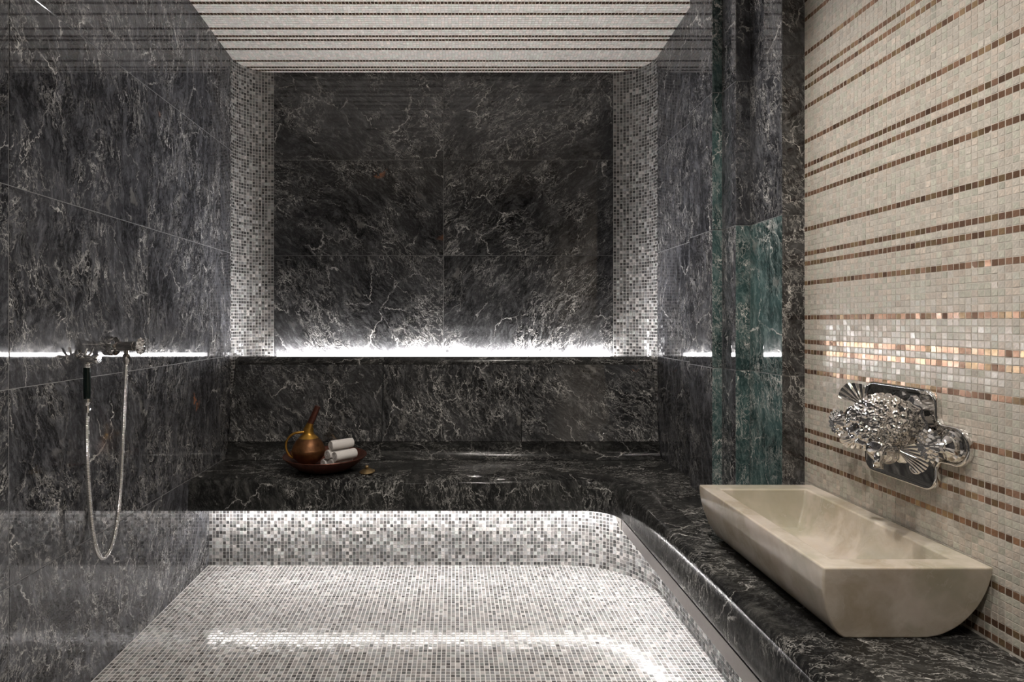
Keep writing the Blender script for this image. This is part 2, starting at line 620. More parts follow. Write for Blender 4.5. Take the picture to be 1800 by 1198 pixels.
# ------------------------------------------------------------------ alcove right wall and stepped reveal
wall_ar = box('wall_inner_right', XA + .0016, XA + .1, 2.40, YB + .08, -.03, 2.62, M['grout_dark'])
tag(wall_ar, 'narrow dark marble wall inside the alcove right of the back wall', kind='structure')
zr = [SEAT, .962, 1.492, 2.02, 2.58]
for r in range(4):
    slab('marble_slab', (XA, 2.44, zr[r]), (0, 1, 0), (0, 0, 1), (-1, 0, 0), YF + .01 - 2.44, zr[r + 1] - zr[r], M['marble_side'], wall_ar,
         ang=(.25, -.2, .15, -.3)[r])

trim = box('trim_1', 1.10, 1.30, 1.96, 2.44, SEAT - .1, 2.78, M['grout_dark'])
tag(trim, 'stepped marble reveal with green slabs between alcove and mosaic wall', kind='structure')
P1, P2, P3 = .99, 1.028, 1.080
S1, S2, S3, S4 = 2.466, 2.252, 2.143, 1.933
# cores for the steps
box('step_core', P1 + .0016, 1.10, S2 + .0016, S1 - .0016, SEAT - .02, 2.70, M['grout_dark'], trim)
box('step_core', P2 + .0016, 1.12, S3 + .0016, S2 + .02, SEAT - .02, 2.72, M['grout_dark'], trim)
box('step_core', P3 + .0016, 1.20, S4 + .0016, S3 + .02, SEAT - .02, 2.74, M['grout_dark'], trim)
zt = [SEAT, .962, 1.492, 2.02, 2.70]
for r in range(4):
    h = zt[r + 1] - zt[r]
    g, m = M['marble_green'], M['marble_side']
    low = r < 2
    slab('marble_slab', (P1, S2, zt[r]), (0, 1, 0), (0, 0, 1), (-1, 0, 0), S1 - S2, h, m, trim, ang=.2)
    slab('marble_slab', (P1, S1, zt[r]), (1, 0, 0), (0, 0, 1), (0, 1, 0), .06, h, m, trim, ang=.2)
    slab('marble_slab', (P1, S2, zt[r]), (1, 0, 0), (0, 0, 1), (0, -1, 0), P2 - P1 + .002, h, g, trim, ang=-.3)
    slab('marble_slab', (P2, S3, zt[r]), (0, 1, 0), (0, 0, 1), (-1, 0, 0), S2 - S3, h, m, trim, ang=.15)
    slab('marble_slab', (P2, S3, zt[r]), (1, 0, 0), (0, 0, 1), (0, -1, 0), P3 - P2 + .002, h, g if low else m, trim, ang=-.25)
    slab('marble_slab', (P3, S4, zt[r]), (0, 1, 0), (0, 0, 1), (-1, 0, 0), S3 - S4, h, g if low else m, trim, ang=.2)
    slab('marble_slab', (P3, S4, zt[r]), (1, 0, 0), (0, 0, 1), (0, -1, 0), XR - P3 + .01, h, M['marble'], trim, ang=-.35)

# ------------------------------------------------------------------ right mosaic wall
wall_right = box('wall_right', XR, XR + .1, YREAR, S4 + .02, -.03, 2.95, M['grout_cream'])
tag(wall_right, 'cream pearl mosaic wall with copper tile stripes behind the basin', kind='structure')
Z0 = 1.154
gy = np.arange(S4 - .0085, .35, -PITCH)
kz = np.arange(-44, 104)
Yg, Kg = np.meshgrid(gy, kz)
Yg, Kg = Yg.ravel(), Kg.ravel()
Zg = Z0 + Kg * .01605
ok = (Zg > SEAT + .004) & (Zg < ceil_z(1.5))
Yg, Kg, Zg = Yg[ok], Kg[ok], Zg[ok]
stripe = np.isin((-Kg) % 18, STRIPES)
colr = pearl_cols(len(Yg))
colr[stripe] = copper_cols(int(stripe.sum()))
# the largest-looking tiles in the picture become single parts
px = 799 + 1030 * XR / Yg
py = 565 - 1030 * (Zg - EYE) / Yg
vis = (px < 1792) & (py > 6) & (py < 1190)
# hidden behind the basin
vis &= ~((Zg < .62) & (Yg > 1.25))
order = np.where(vis)[0]
order = order[np.argsort(Yg[order], kind='stable')][:300]
single = np.zeros(len(Yg), bool)
single[order] = True
Cw = np.stack([np.full_like(Yg, XR), Yg, Zg], 1)
r_ = ~single
tiles('wall_mosaic', Cw[r_], (0, 1, 0), (0, 0, 1), (-1, 0, 0), .0072, .0071, colr[r_], M['tile_pearl'], wall_right, tilt=.03)
hu, hv, bv, hh = .0072, .0071, .0004, .0006
tv = [(0.0015, a * hu, c * hv) for a, c in ((-1, -1), (1, -1), (1, 1), (-1, 1))] + \
     [(-hh, a * (hu - bv), c * (hv - bv)) for a, c in ((-1, -1), (1, -1), (1, 1), (-1, 1))]
tf = [(7, 6, 5, 4), (4, 5, 1, 0), (5, 6, 2, 1), (6, 7, 3, 2), (7, 4, 0, 3)]
tme = bpy.data.meshes.new('tile')
tme.from_pydata(tv, [], tf)
tme.materials.append(M['tile_single'])
for i in order:
    o = bpy.data.objects.new('tile', tme)
    COL.objects.link(o)
    o.parent = wall_right
    o.location = Cw[i]
    o.rotation_euler = (0, random.gauss(0, .03), random.gauss(0, .03))
    o.color = colr[i]

# ------------------------------------------------------------------ ceiling (slopes up towards the camera)
cy0, cy1 = YREAR, YB + .1
cv = []
for y in (cy0, cy1):
    for x in (XL - .1, XR + .1):
        cv += [(x, y, ceil_z(y) + .001), (x, y, ceil_z(y) + .08)]
ceiling = mesh_obj('ceiling', cv, [(0, 4, 6, 2), (1, 3, 7, 5), (0, 2, 3, 1), (4, 5, 7, 6), (0, 1, 5, 4), (2, 6, 7, 3)], M['grout_cream'])
tag(ceiling, 'white pearl mosaic ceiling with thin dark tile stripes', kind='structure')
sl = math.sqrt(1 + .0734 ** 2)
gx = np.arange(XL + .008, XR, PITCH)
kk = np.arange(0, 130)
Xc, Kc = np.meshgrid(gx, kk)
Xc, Kc = Xc.ravel(), Kc.ravel()
Yc = YB - .0215 - (Kc - 1) * .0163
Zc = ceil_z(Yc)
stripe = np.isin((Kc - 1) % 18, (0, 2, 6, 13))
keepc = Yc < YB - .002
cc = pearl_cols(len(Xc), (.78, .75, .71))
dark = copper_cols(int(stripe.sum()))
dark[:, :3] *= .42
cc[stripe] = dark
tiles('ceiling_mosaic', np.stack([Xc, Yc, Zc], 1)[keepc], (1, 0, 0), (0, 1 / sl, -.0734 / sl), (0, -.0734 / sl, -1 / sl), .0070, .0072,
      cc[keepc], M['tile_pearl'], ceiling, tilt=.03)

# wall behind the camera
wall_front = box('wall_front', XL - .1, XR + .1, YREAR - .1, YREAR, -.03, 2.95, M['grout_dark'])
tag(wall_front, 'dark marble wall at the entrance end behind the viewpoint', kind='structure')
for r in range(len(zrows) - 1):
    for c in range(3):
        w = (XR - XL) / 3
        slab('marble_slab', (XL + c * w, YREAR + .012, zrows[r]), (1, 0, 0), (0, 0, 1), (0, 1, 0), w, zrows[r + 1] - zrows[r], M['marble'], wall_front, ang=.3)

# ------------------------------------------------------------------ corner bench
bench = empty('corner_bench', (0, YNOSE, 0))
tag(bench, 'dark marble corner bench with rounded front edge and mosaic riser', 'bench')


def path_pts(xe, ye, R, step=.02, y_end=YREAR + .02, x_start=XL):
    """front line of the bench: along the back, round the corner, along the right"""
    pts = []
    cx, cy = xe - R, ye - R
    L1 = cx - x_start
    n1 = max(1, int(L1 / step))
    for i in range(n1):
        pts.append((x_start + L1 * i / n1, ye, 0, 1))
    na = 24
    for i in range(na + 1):
        a = math.pi / 2 * (1 - i / na)
        pts.append((cx + R * math.cos(a), cy + R * math.sin(a), math.cos(a), math.sin(a)))
    L2 = cy - y_end
    n2 = max(1, int(L2 / step))
    for i in range(1, n2 + 1):
        pts.append((xe, cy - L2 * i / n2, 1, 0))
    return pts   # x, y, outward (into bench) normal


def sweep(name, path, prof, mat, parent, uoff=0.0, ang=0.0, smooth=50, off=None, uvs=True):
    if off is None:
        off = (random.uniform(0, 40), random.uniform(0, 40))
    V3, F, uv = [], [], []
    n = len(prof)
    s = 0.0
    pl = [0.0]
    for a, b in zip(prof, prof[1:]):
        pl.append(pl[-1] + math.hypot(b[0] - a[0], b[1] - a[1]))
    for i, (x, y, nx, ny) in enumerate(path):
        if i:
            s += math.hypot(x - path[i - 1][0], y - path[i - 1][1])
        for j, (d, z) in enumerate(prof):
            V3.append((x + nx * d, y + ny * d, z))
            uv.append(rnd_uv(s, pl[j], ang, off))
    m = len(path)
    for i in range(m - 1):
        for j in range(n - 1):
            F.append((i * n + j, i * n + j + 1, (i + 1) * n + j + 1, (i + 1) * n + j))
    F.append(tuple(range(n)))
    F.append(tuple(reversed(range((m - 1) * n, m * n))))
    o = mesh_obj(name, V3, F, mat, parent, smooth=smooth, uvs=uv if uvs else None)
    bm = bmesh.new()
    bm.from_mesh(o.data)
    bmesh.ops.recalc_face_normals(bm, faces=bm.faces)
    bm.to_mesh(o.data)
    bm.free()
    return o


NW = .12
nose_prof = [(NW, SEAT), (.020, SEAT), (.012, SEAT - .002), (.006, SEAT - .007), (.002, SEAT - .016), (-.005, SEAT - .045), (-.010, SEAT - .075), (-.012, SEAT - .100),
             (-.010, SEAT - .118), (-.003, SEAT - .128), (.008, SEAT - .132), (.03, SEAT - .133), (NW, SEAT - .133)]
full = path_pts(XNOSE, YNOSE, RNOSE)


def sub(path, f0, f1):
    return [p for i, p in enumerate(path) if f0(p) and f1(p)]


cx, cy = XNOSE - RNOSE, YNOSE - RNOSE
i_arc0 = next(i for i, p in enumerate(full) if p[0] >= cx - 1e-6)
i_arc1 = max(i for i, p in enumerate(full) if p[1] >= cy - 1e-6)
i_b = next(i for i, p in enumerate(full) if p[0] > -.22)
i_r = next(i for i, p in enumerate(full) if p[1] < 1.05)


def shrink(path, g=.0002):
    a, b = path[0], path[1]
    L = math.hypot(b[0] - a[0], b[1] - a[1])
    q = list(path)
    q[0] = (a[0] + (b[0] - a[0]) / L * g, a[1] + (b[1] - a[1]) / L * g, a[2], a[3])
    a, b = path[-1], path[-2]
    L = math.hypot(b[0] - a[0], b[1] - a[1])
    q[-1] = (a[0] + (b[0] - a[0]) / L * g, a[1] + (b[1] - a[1]) / L * g, a[2], a[3])
    return q


for a, b in ((0, i_b), (i_b, i_arc0), (i_arc0, i_arc1), (i_arc1, i_r), (i_r, len(full) - 1)):
    sweep('edge_slab', shrink(full[a:b + 1]), nose_prof, M['marble_edge'], bench, ang=.12)

# flat seat slabs
R2 = RNOSE + NW
arc = [(cx + R2 * math.cos(math.radians(t)), cy + R2 * math.sin(math.radians(t))) for t in range(0, 91, 6)]
a45 = (cx + R2 * math.cos(math.pi / 4), cy + R2 * math.sin(math.pi / 4))
YS = 2.975
gp = .0006
extrude_poly('seat_slab', [(XL, YNOSE + NW + gp), (-.2, YNOSE + NW + gp), (-.2, YS), (XL, YS)], SEAT - .04, SEAT, M['marble_top'], bench, ang=1.45)
extrude_poly('seat_slab', [(-.2 + gp, YNOSE + NW + gp)] + [p for p in reversed(arc) if p[1] > a45[1] + .001] + [a45, (XA + .04, a45[1] + (XA + .04 - a45[0])),
             (XA + .04, YS), (-.2 + gp, YS)], SEAT - .04, SEAT, M['marble_top'], bench, ang=1.5)
extrude_poly('seat_slab', [(XR + .02, 1.05), (XR + .02, S1), (XA + .039, S1), (XA + .039, a45[1] + (XA + .04 - a45[0]) - .002), a45] +
             [p for p in reversed(arc) if p[1] < a45[1] - .001] + [(XNOSE + NW + gp, 1.05)], SEAT - .04, SEAT, M['marble_top'], bench, ang=1.75)
extrude_poly('seat_slab', [(XR + .02, YREAR + .02), (XR + .02, 1.05 - gp), (XNOSE + NW + gp, 1.05 - gp), (XNOSE + NW + gp, YREAR + .02)],
             SEAT - .04, SEAT, M['marble_top'], bench, ang=1.6)
# underside board that closes the overhang
under_prof = [(.03, SEAT - .128), (.5, SEAT - .128), (.5, SEAT - .045), (.11, SEAT - .045)]
sweep('seat_core', path_pts(XNOSE, YNOSE, RNOSE), [(.118, SEAT - .045), (.118, SEAT - .131), (.40, SEAT - .131), (.40, SEAT - .045)], M['grout_dark'], bench, uvs=False)

# mosaic riser
rpath = path_pts(XRIS, YRIS, RRIS)
sweep('riser_core', rpath, [(.001, 0.0), (.001, SEAT - .125), (.06, SEAT - .125), (.06, 0.0)], M['grout_grey'], bench, uvs=False)
cxr, cyr = XRIS - RRIS, YRIS - RRIS
L1, LA, L2 = cxr - XL, RRIS * math.pi / 2, cyr - .3
ns = int((L1 + LA + L2) / PITCH)
S = (np.arange(ns) + .5) * PITCH
zz = np.arange(.0085, SEAT - .13, PITCH)
S, Zz = np.meshgrid(S, zz)
S, Zz = S.ravel(), Zz.ravel()
ang = np.clip((S - L1) / RRIS, 0, math.pi / 2)
nx, ny = np.sin(ang), np.cos(ang)
xx = np.where(S < L1, XL + S, cxr + RRIS * nx)
yy = np.where(S < L1, YRIS, cyr + RRIS * ny)
yy = np.where(S > L1 + LA, cyr - (S - L1 - LA), yy)
zero = np.zeros_like(xx)
tiles('riser_mosaic', np.stack([xx, yy, Zz], 1), np.stack([ny, -nx, zero], 1), np.array([(0, 0, 1.0)]), np.stack([-nx, -ny, zero], 1),
      .0067, .0067, stone_cols(len(xx)), M['tile_stone'], bench, tilt=.04)

# tilted backrest panels with a rounded top and a cove at the foot
BR = [(2.966, .532), (3.050, .918)]
xj = [XL + .004, -.37, .34, XA - .004]
dirv = Vector((0, BR[1][0] - BR[0][0], BR[1][1] - BR[0][1]))
Lb = dirv.length
dirv.normalize()
nb = Vector((0, -dirv.z, dirv.y))
for i in range(3):
    slab('backrest_panel', (xj[i], BR[0][0], BR[0][1]), (1, 0, 0), tuple(dirv), tuple(nb), xj[i + 1] - xj[i], Lb, M['marble'], bench,
         ang=(-.5, -.3, -.75)[i], t=.02)
    # rounded cap
    pts = []
    for k in range(9):
        a = math.pi * (1 - k / 8 * .5)
        pts.append((3.083 + .033 * math.cos(a), .918 + .040 * math.sin(a)))
    pts = [(3.050, .9185)] + pts[1:] + [(3.098, .958), (3.098, .905), (3.06, .905)]
    def extr(name, prof, xa, xb, mat, ang):
        off = (random.uniform(0, 40), random.uniform(0, 40))
        n = len(prof)
        V3 = [(xa, p[0], p[1]) for p in prof] + [(xb, p[0], p[1]) for p in prof]
        s = [0]
        for p, q in zip(prof, prof[1:]):
            s.append(s[-1] + math.hypot(q[0] - p[0], q[1] - p[1]))
        uv = [rnd_uv(xa, t, ang, off) for t in s] + [rnd_uv(xb, t, ang, off) for t in s]
        F = [(i, (i + 1) % n, n + (i + 1) % n, n + i) for i in range(n)] + [tuple(range(n)), tuple(reversed(range(n, 2 * n)))]
        o = mesh_obj(name, V3, F, mat, bench, smooth=40, uvs=uv)
        bm = bmesh.new()
        bm.from_mesh(o.data)
        bmesh.ops.recalc_face_normals(bm, faces=bm.faces)
        bm.to_mesh(o.data)
        bm.free()
        return o
    extr('backrest_cap', pts, xj[i] + .0001, xj[i + 1] - .0001, M['marble_top'], 1.3)
    cove = []
    for k in range(9):
        a = math.pi / 2 * k / 8
        cove.append((2.966 - .046 * (1 - math.cos(a)), .531 - .080 * math.sin(a)))
    cove = cove + [(2.99, .4505), (2.99, .531)]
    extr('cove_slab', cove, xj[i] + .0001, xj[i + 1] - .0001, M['marble_top'], 1.4)
box('backrest_core', XL + .03, XA - .03, 3.06, 3.095, SEAT - .02, .903, M['grout_dark'], bench)
# solid ledge ends beside the light slot
for xa, xb in ((XL + .02, FL + .022), (FR - .022, XA - .02)):
    box('ledge_end', xa, xb, 3.094, YB + .02, .86, .945, M['marble_top'], bench)

# ------------------------------------------------------------------ light strips
ledb = empty('led_strip', (mid, 3.13, .90))
tag(ledb, 'white light strip glowing in the slot behind the backrest', 'light strip')
box('channel', FL + .024, FR - .024, 3.102, YB - .003, .895, .905, M['steel'], ledb)
box('diffuser', FL + .026, FR - .026, YB - .032, YB - .006, .9055, .971, M['led_back'], ledb)

leds = empty('led_strip', (0, 2.68, .32))
tag(leds, 'white light strip hidden under the marble bench edge', 'light strip')


def rp(xe, ye, R, z0, z1, w0, w1, name, mat, parent, y_end):
    p = path_pts(xe, ye, R, y_end=y_end, x_start=XL + .03)
    return sweep(name, p, [(w0, z0), (w1, z0), (w1, z1), (w0, z1)], mat, parent, uvs=False)


rp(XNOSE, YNOSE, RNOSE, .306, .3185, .115, .145, 'channel', M['steel'], leds, -.6)
rp(XNOSE, YNOSE, RNOSE, .297, .3055, .118, .142, 'diffuser', M['led_seat'], leds, -.6)

prof = empty('steel_edge_profile', (XNOSE, 1.6, .30))
tag(prof, 'brushed steel strip under the edge of the right bench', 'metal trim')
box('face', XNOSE - .004, XNOSE + .008, YREAR + .05, 2.44, .274, .3185, M['steel'], prof)
v = [(XNOSE - .006, y, z) for y, z in ((2.441, .318), (2.535, .318), (2.53, .300), (2.47, .272), (2.441, .270))]
v2 = [(XNOSE + .006, y, z) for _, y, z in v]
ep = mesh_obj('end_plate', v + v2, [(0, 1, 2, 3, 4), (9, 8, 7, 6, 5)] + [(i, 5 + i, 5 + (i + 1) % 5, (i + 1) % 5) for i in range(5)], M['beige_plate'], prof)
sh = lathe('screw_hole', [(.0, .0), (.005, .0), (.005, .002), (0, .002)], M['black'], prof, seg=14, loc=(XNOSE - .0066, 2.475, .292), axis='X')

# ------------------------------------------------------------------ ceiling lamps (out of the picture, they light the room; the first is added to brighten the tap)
for (lx, ly, lab) in ((.42, 1.62, 'added unseen ceiling lamp nearest the back wall, brightening the tap'), (.20, .95, 'recessed round ceiling lamp in front of the stone basin'),
                      (.30, .10, 'recessed round ceiling lamp above the viewpoint, towards the mosaic wall'), (-.45, -.45, 'recessed round ceiling lamp nearest the entrance wall')):
    zc = ceil_z(ly)
    lamp = empty('ceiling_lamp', (lx, ly, zc))
    tag(lamp, lab, 'lamp', 'ceiling lamps')
    lathe('trim_ring', [(.034, .002), (.05, .002), (.05, -.006), (.046, -.008), (.036, -.007), (.034, -.004)], M['lamp_white'], lamp, loc=(lx, ly, zc))
    lathe('lens', [(0, -.001), (.034, -.001), (.034, -.003), (0, -.003)], M['lamp_lens'], lamp, loc=(lx, ly, zc))
    ld = bpy.data.lights.new('lamp_light', 'SPOT')
    ld.energy = LAMP_W
    ld.color = (1.0, .93, .85)
    ld.spot_size = math.radians(125)
    ld.spot_blend = .7
    ld.shadow_soft_size = .035
    lo = bpy.data.objects.new('lamp_light', ld)
    COL.objects.link(lo)
    lo.parent = lamp
    lo.location = (0, 0, -.02)

# ------------------------------------------------------------------ stone basin
basin = empty('stone_basin', (.967, 1.565, SEAT))
tag(basin, 'long cream onyx trough basin standing on the marble bench', 'basin')
left = [(.786, .617), (.786, .596), (.789, .566), (.797, .532), (.811, .494), (.832, .463), (.849, .4505)]
right = [(1.030, .4505), (1.062, .459), (1.097, .483), (1.124, .520), (1.139, .558), (1.146, .592), (1.148, .617)]


def refine(pts):
    q = catmull([(a, 0, c) for a, c in pts], 4)
    return [(v.x, v.z) for v in q]


left, right = refine(left), refine(right)
cs = left + right
n = len(cs)
BN, BF = 1.247, 1.884


def yend(z, near):
    f = max(0.0, (.617 - z) / .167) ** 1.3
    return BN + .030 * f if near else BF - .030 * f


V3 = [(x, yend(z, True), z) for x, z in cs] + [(x, yend(z, False), z) for x, z in cs]
F = [(i, i + 1, n + i + 1, n + i) for i in range(n - 1)]
F += [tuple(reversed(range(n))), tuple(range(n, 2 * n))]
ix = (.832, 1.098)
iy = (1.294, 1.832)
b0 = len(V3)
V3 += [(ix[0], iy[0], .617), (ix[1], iy[0], .617), (ix[1], iy[1], .617), (ix[0], iy[1], .617)]
lv = [(.008, .578, .006), (.022, .536, .014), (.046, .507, .036), (.082, .497, .075)]
for d, z, e in lv:
    V3 += [(ix[0] + d, iy[0] + e, z), (ix[1] - d, iy[0] + e, z), (ix[1] - d, iy[1] - e, z), (ix[0] + d, iy[1] - e, z)]
for r in range(len(lv)):
    a = b0 + r * 4
    for i in range(4):
        j = (i + 1) % 4
        F.append((a + i, a + 4 + i, a + 4 + j, a + j))
F.append(tuple(b0 + len(lv) * 4 + i for i in range(4)))
o0, o1, o2, o3 = 0, n - 1, 2 * n - 1, n
F += [(o0, b0, b0 + 1, o1), (o1, b0 + 1, b0 + 2, o2), (o2, b0 + 2, b0 + 3, o3), (o3, b0 + 3, b0, o0)]
bo = mesh_obj('trough', V3, F, M['onyx'], basin, smooth=38)
bm = bmesh.new()
bm.from_mesh(bo.data)
bmesh.ops.recalc_face_normals(bm, faces=bm.faces)
bm.to_mesh(bo.data)
bm.free()
bo.data.set_sharp_from_angle(angle=math.radians(38))
md = bo.modifiers.new('bevel', 'BEVEL')
md.width = .004
md.segments = 3
md.angle_limit = math.radians(38)
md.harden_normals = False
lathe('drain', [(0, .0), (.018, .0), (.020, .002), (.012, .004), (0, .003)], M['chrome_dark'], basin, loc=(.967, 1.56, .4972))

# ------------------------------------------------------------------ chrome fish-head wall tap
TY, TZ = 1.510, .854
tap = empty('wall_tap', (XR, TY, TZ))
tag(tap, 'ornate chrome fish-head wall tap with two crystal handles above the basin', 'tap')


def plate_outline():
    """block with a round lobe at each side, all corners softened"""
    hw, hh, lr, lx = .121, .122, .048, .162
    pts = []

    def arc(cx, cz, r, a0, a1, n=8):
        for i in range(n + 1):
            a = math.radians(a0 + (a1 - a0) * i / n)
            pts.append((cx + r * math.cos(a), cz + r * math.sin(a)))
    rc = .035
    rf = .022
    arc(lx, 0, lr, -70, 70, 14)
    arc(hw + rf, .066, rf, 250, 180, 6)
    arc(hw - rc, hh - rc, rc, 0, 90)
    arc(-hw + rc, hh - rc, rc, 90, 180)
    arc(-hw - rf, .066, rf, 0, -70, 6)
    arc(-lx, 0, lr, 110, 250, 14)
    arc(-hw - rf, -.066, rf, 70, 0, 6)
    arc(-hw + rc, -hh + rc, rc, 180, 270)
    arc(hw - rc, -hh + rc, rc, 270, 360)
    arc(hw + rf, -.066, rf, 180, 110, 6)
    return pts


pl = plate_outline()
n = len(pl)
cyc = lambda i: pl[i % n]
V3, F = [], []
for d, ins in ((0.0, 0.0), (.010, 0.0), (.0125, .0015), (.0135, .004), (.0125, .0065)):
    for i in range(n):
        (a, c), (p0, p1), (q0, q1) = pl[i], cyc(i - 1), cyc(i + 1)
        tx, tz = q0 - p0, q1 - p1
        L = math.hypot(tx, tz) or 1
        nx_, nz_ = -tz / L, tx / L
        V3.append((XR - .0012 - d, TY - (a + nx_ * ins), TZ + c + nz_ * ins))
rings = 5
for r in range(rings - 1):
    for i in range(n):
        F.append((r * n + i, r * n + (i + 1) % n, (r + 1) * n + (i + 1) % n, (r + 1) * n + i))
F.append(tuple(range((rings - 1) * n, rings * n)))
F.append(tuple(reversed(range(n))))
po = mesh_obj('back_plate', V3, F, M['chrome'], tap, smooth=60)
bm = bmesh.new()
bm.from_mesh(po.data)
bmesh.ops.recalc_face_normals(bm, faces=bm.faces)
bm.to_mesh(po.data)
bm.free()


def blob(name, loc, rad, mat, parent, rot=(0, 0, 0), disp=None, sub=4, smooth=70):
    bm = bmesh.new()
    bmesh.ops.create_icosphere(bm, subdivisions=sub, radius=1.0)
    R = Euler(rot).to_matrix()
    for v in bm.verts:
        u = v.co.normalized()
        k = 1.0 if disp is None else 1.0 + disp(u)
        v.co = R @ Vector((u.x * rad[0] * k, u.y * rad[1] * k, u.z * rad[2] * k)) + Vector(loc)
    V3 = [tuple(v.co) for v in bm.verts]
    bm.verts.index_update()
    F = [tuple(v.index for v in f.verts) for f in bm.faces]
    bm.free()
    return mesh_obj(name, V3, F, mat, parent, smooth=smooth)


# socket flower at the wall
lathe('collar', [(0, 0), (.088, 0), (.090, .006), (.080, .012), (.066, .016), (.062, .024), (.070, .032), (.068, .040), (.054, .048), (.044, .062), (.046, .075), (0, .075)],
      M['chrome'], tap, seg=64, loc=(XR - .012, TY - .012, TZ + .018), axis='-X', wob=lambda a, i: 1 + (.035 * math.cos(14 * a) if i in (1, 2, 6, 7, 10) else 0))
# scaled head
rs = random.Random(4)
dirs = [Vector((rs.gauss(0, 1), rs.gauss(0, 1), rs.gauss(0, 1))).normalized() for _ in range(420)]


def scales(u):
    best = max(u.dot(d) for d in dirs)
    a = math.acos(max(-1, min(1, best)))
    return .115 * max(0, 1 - (a / .115) ** 2) - .04


HX, HY, HZ = 1.072, 1.478, .884
blob('head', (HX, HY, HZ), (.066, .063, .074), M['chrome'], tap, rot=(.2, .45, .2), disp=scales, sub=6, smooth=40)
blob('neck', (1.108, 1.494, .866), (.050, .046, .050), M['chrome'], tap, disp=lambda u: .03 * math.sin(16 * u.x), sub=4)
# fins: ribbed fans


def fan(name, root, axis, spread, length, ribs, mat, width=.006):
    """a fin made of tapering ribs on one membrane"""
    root, axis, spread = Vector(root), Vector(axis).normalized(), Vector(spread).normalized()
    V3, F = [], []
    nr = axis.cross(spread).normalized()
    m = ribs * 4
    for side in (1, -1):
        for i in range(m + 1):
            t = i / m * 2 - 1
            a = t * .75
            d = axis * math.cos(a) + spread * math.sin(a)
            rid = .0035 * abs(math.cos(math.pi * ribs * i / m)) + .001
            for s in (0.15, .55, .9, 1.0):
                L = length * (1 - .18 * abs(t)) * s
                V3.append(tuple(root + d * L + nr * side * rid * (1.15 - s * .6)))
    W = 4
    off = (m + 1) * W
    for i in range(m):
        for j in range(W - 1):
            q = (i * W + j, i * W + j + 1, (i + 1) * W + j + 1, (i + 1) * W + j)
            F.append(q)
            F.append(tuple(off + k for k in reversed(q)))
        F.append((i * W + W - 1, off + i * W + W - 1, off + (i + 1) * W + W - 1, (i + 1) * W + W - 1))
    return mesh_obj(name, V3, F, mat, tap, smooth=50)


fan('top_fin', (1.055, 1.512, .925), (-.25, .55, .75), (-.6, .4, -.35), .066, 6, M['chrome'])
fan('gill_fin', (1.080, 1.432, .832), (.45, -.55, -.35), (-.2, -.2, .9), .070, 8, M['chrome'])
fan('gill_fin', (1.060, 1.535, .842), (-.1, .6, -.6), (-.8, .2, .3), .055, 6, M['chrome'])
# open mouth: two lips and a throat
mc = Vector((1.052, 1.432, .818))
mx = Vector((.72, .55, .18)).normalized()
mz = Vector((-.25, -.30, -.92)).normalized()
ring = []
for i in range(41):
    a = 2 * math.pi * i / 40
    ring.append(mc + mx * (.052 * math.cos(a)) + Vector((-.55, -.62, .45)).normalized() * (.026 * math.sin(a)) + mz * .004 * math.cos(2 * a))
tube('lips', ring, lambda t: .0085 + .002 * math.sin(2 * math.pi * t * 6), M['chrome'], tap, seg=12)
blob('jaw', tuple(mc + Vector((.006, .016, .004))), (.045, .034, .030), M['chrome'], tap, rot=(.3, .4, .6), disp=lambda u: .04 * math.sin(14 * u.x + 5 * u.z))
for sgn, yy_ in ((1, HY - .050), (-1, HY + .030)):
    eye = blob('eye', (HX - .045, yy_, HZ - .012), (.010, .010, .010), M['chrome'], tap, sub=3)
tube('spout', [(1.065, 1.46, .815), (1.055, 1.455, .795), (1.05, 1.452, .778)], .012, M['chrome'], tap, seg=18)
# curl below the head
crl = []
for i in range(40):
    a = i / 39 * 2.2 * 2 * math.pi * .7
    r = .018 * (1 - i / 60)
    crl.append((XR - .03 - i * .0003, 1.425 + r * math.cos(a), .785 + r * math.sin(a)))
tube('scroll', crl, .0035, M['chrome'], tap, seg=8)
# two handles
for hy in (TY + .162, TY - .162):
    hd = lathe('handle', [(0, 0), (.034, 0), (.036, .003), (.033, .006), (.026, .008), (.025, .012), (.018, .018), (.014, .024), (.0135, .034), (.018, .037), (.018, .040), (0, .040)],
               M['chrome'], tap, seg=40, loc=(XR - .0135, hy, TZ), axis='-X', smooth=18)
    fac = lathe('crystal_knob', [(0, 0), (.018, 0), (.034, .003), (.0370, .008), (.0325, .0125), (.0285, .0105), (.0235, .0155), (.0185, .0135), (.0130, .0185), (.0075, .0165), (.004, .0195), (0, .0195)], M['crystal'], hd, seg=60,
                loc=(XR - .0535, hy, TZ), axis='-X', smooth=25, wob=lambda a, i: 1 + (.09 * math.cos(15 * a) if i in (2, 3, 4) else (.10 * math.cos(10 * a) if i in (6, 8) else 0)))

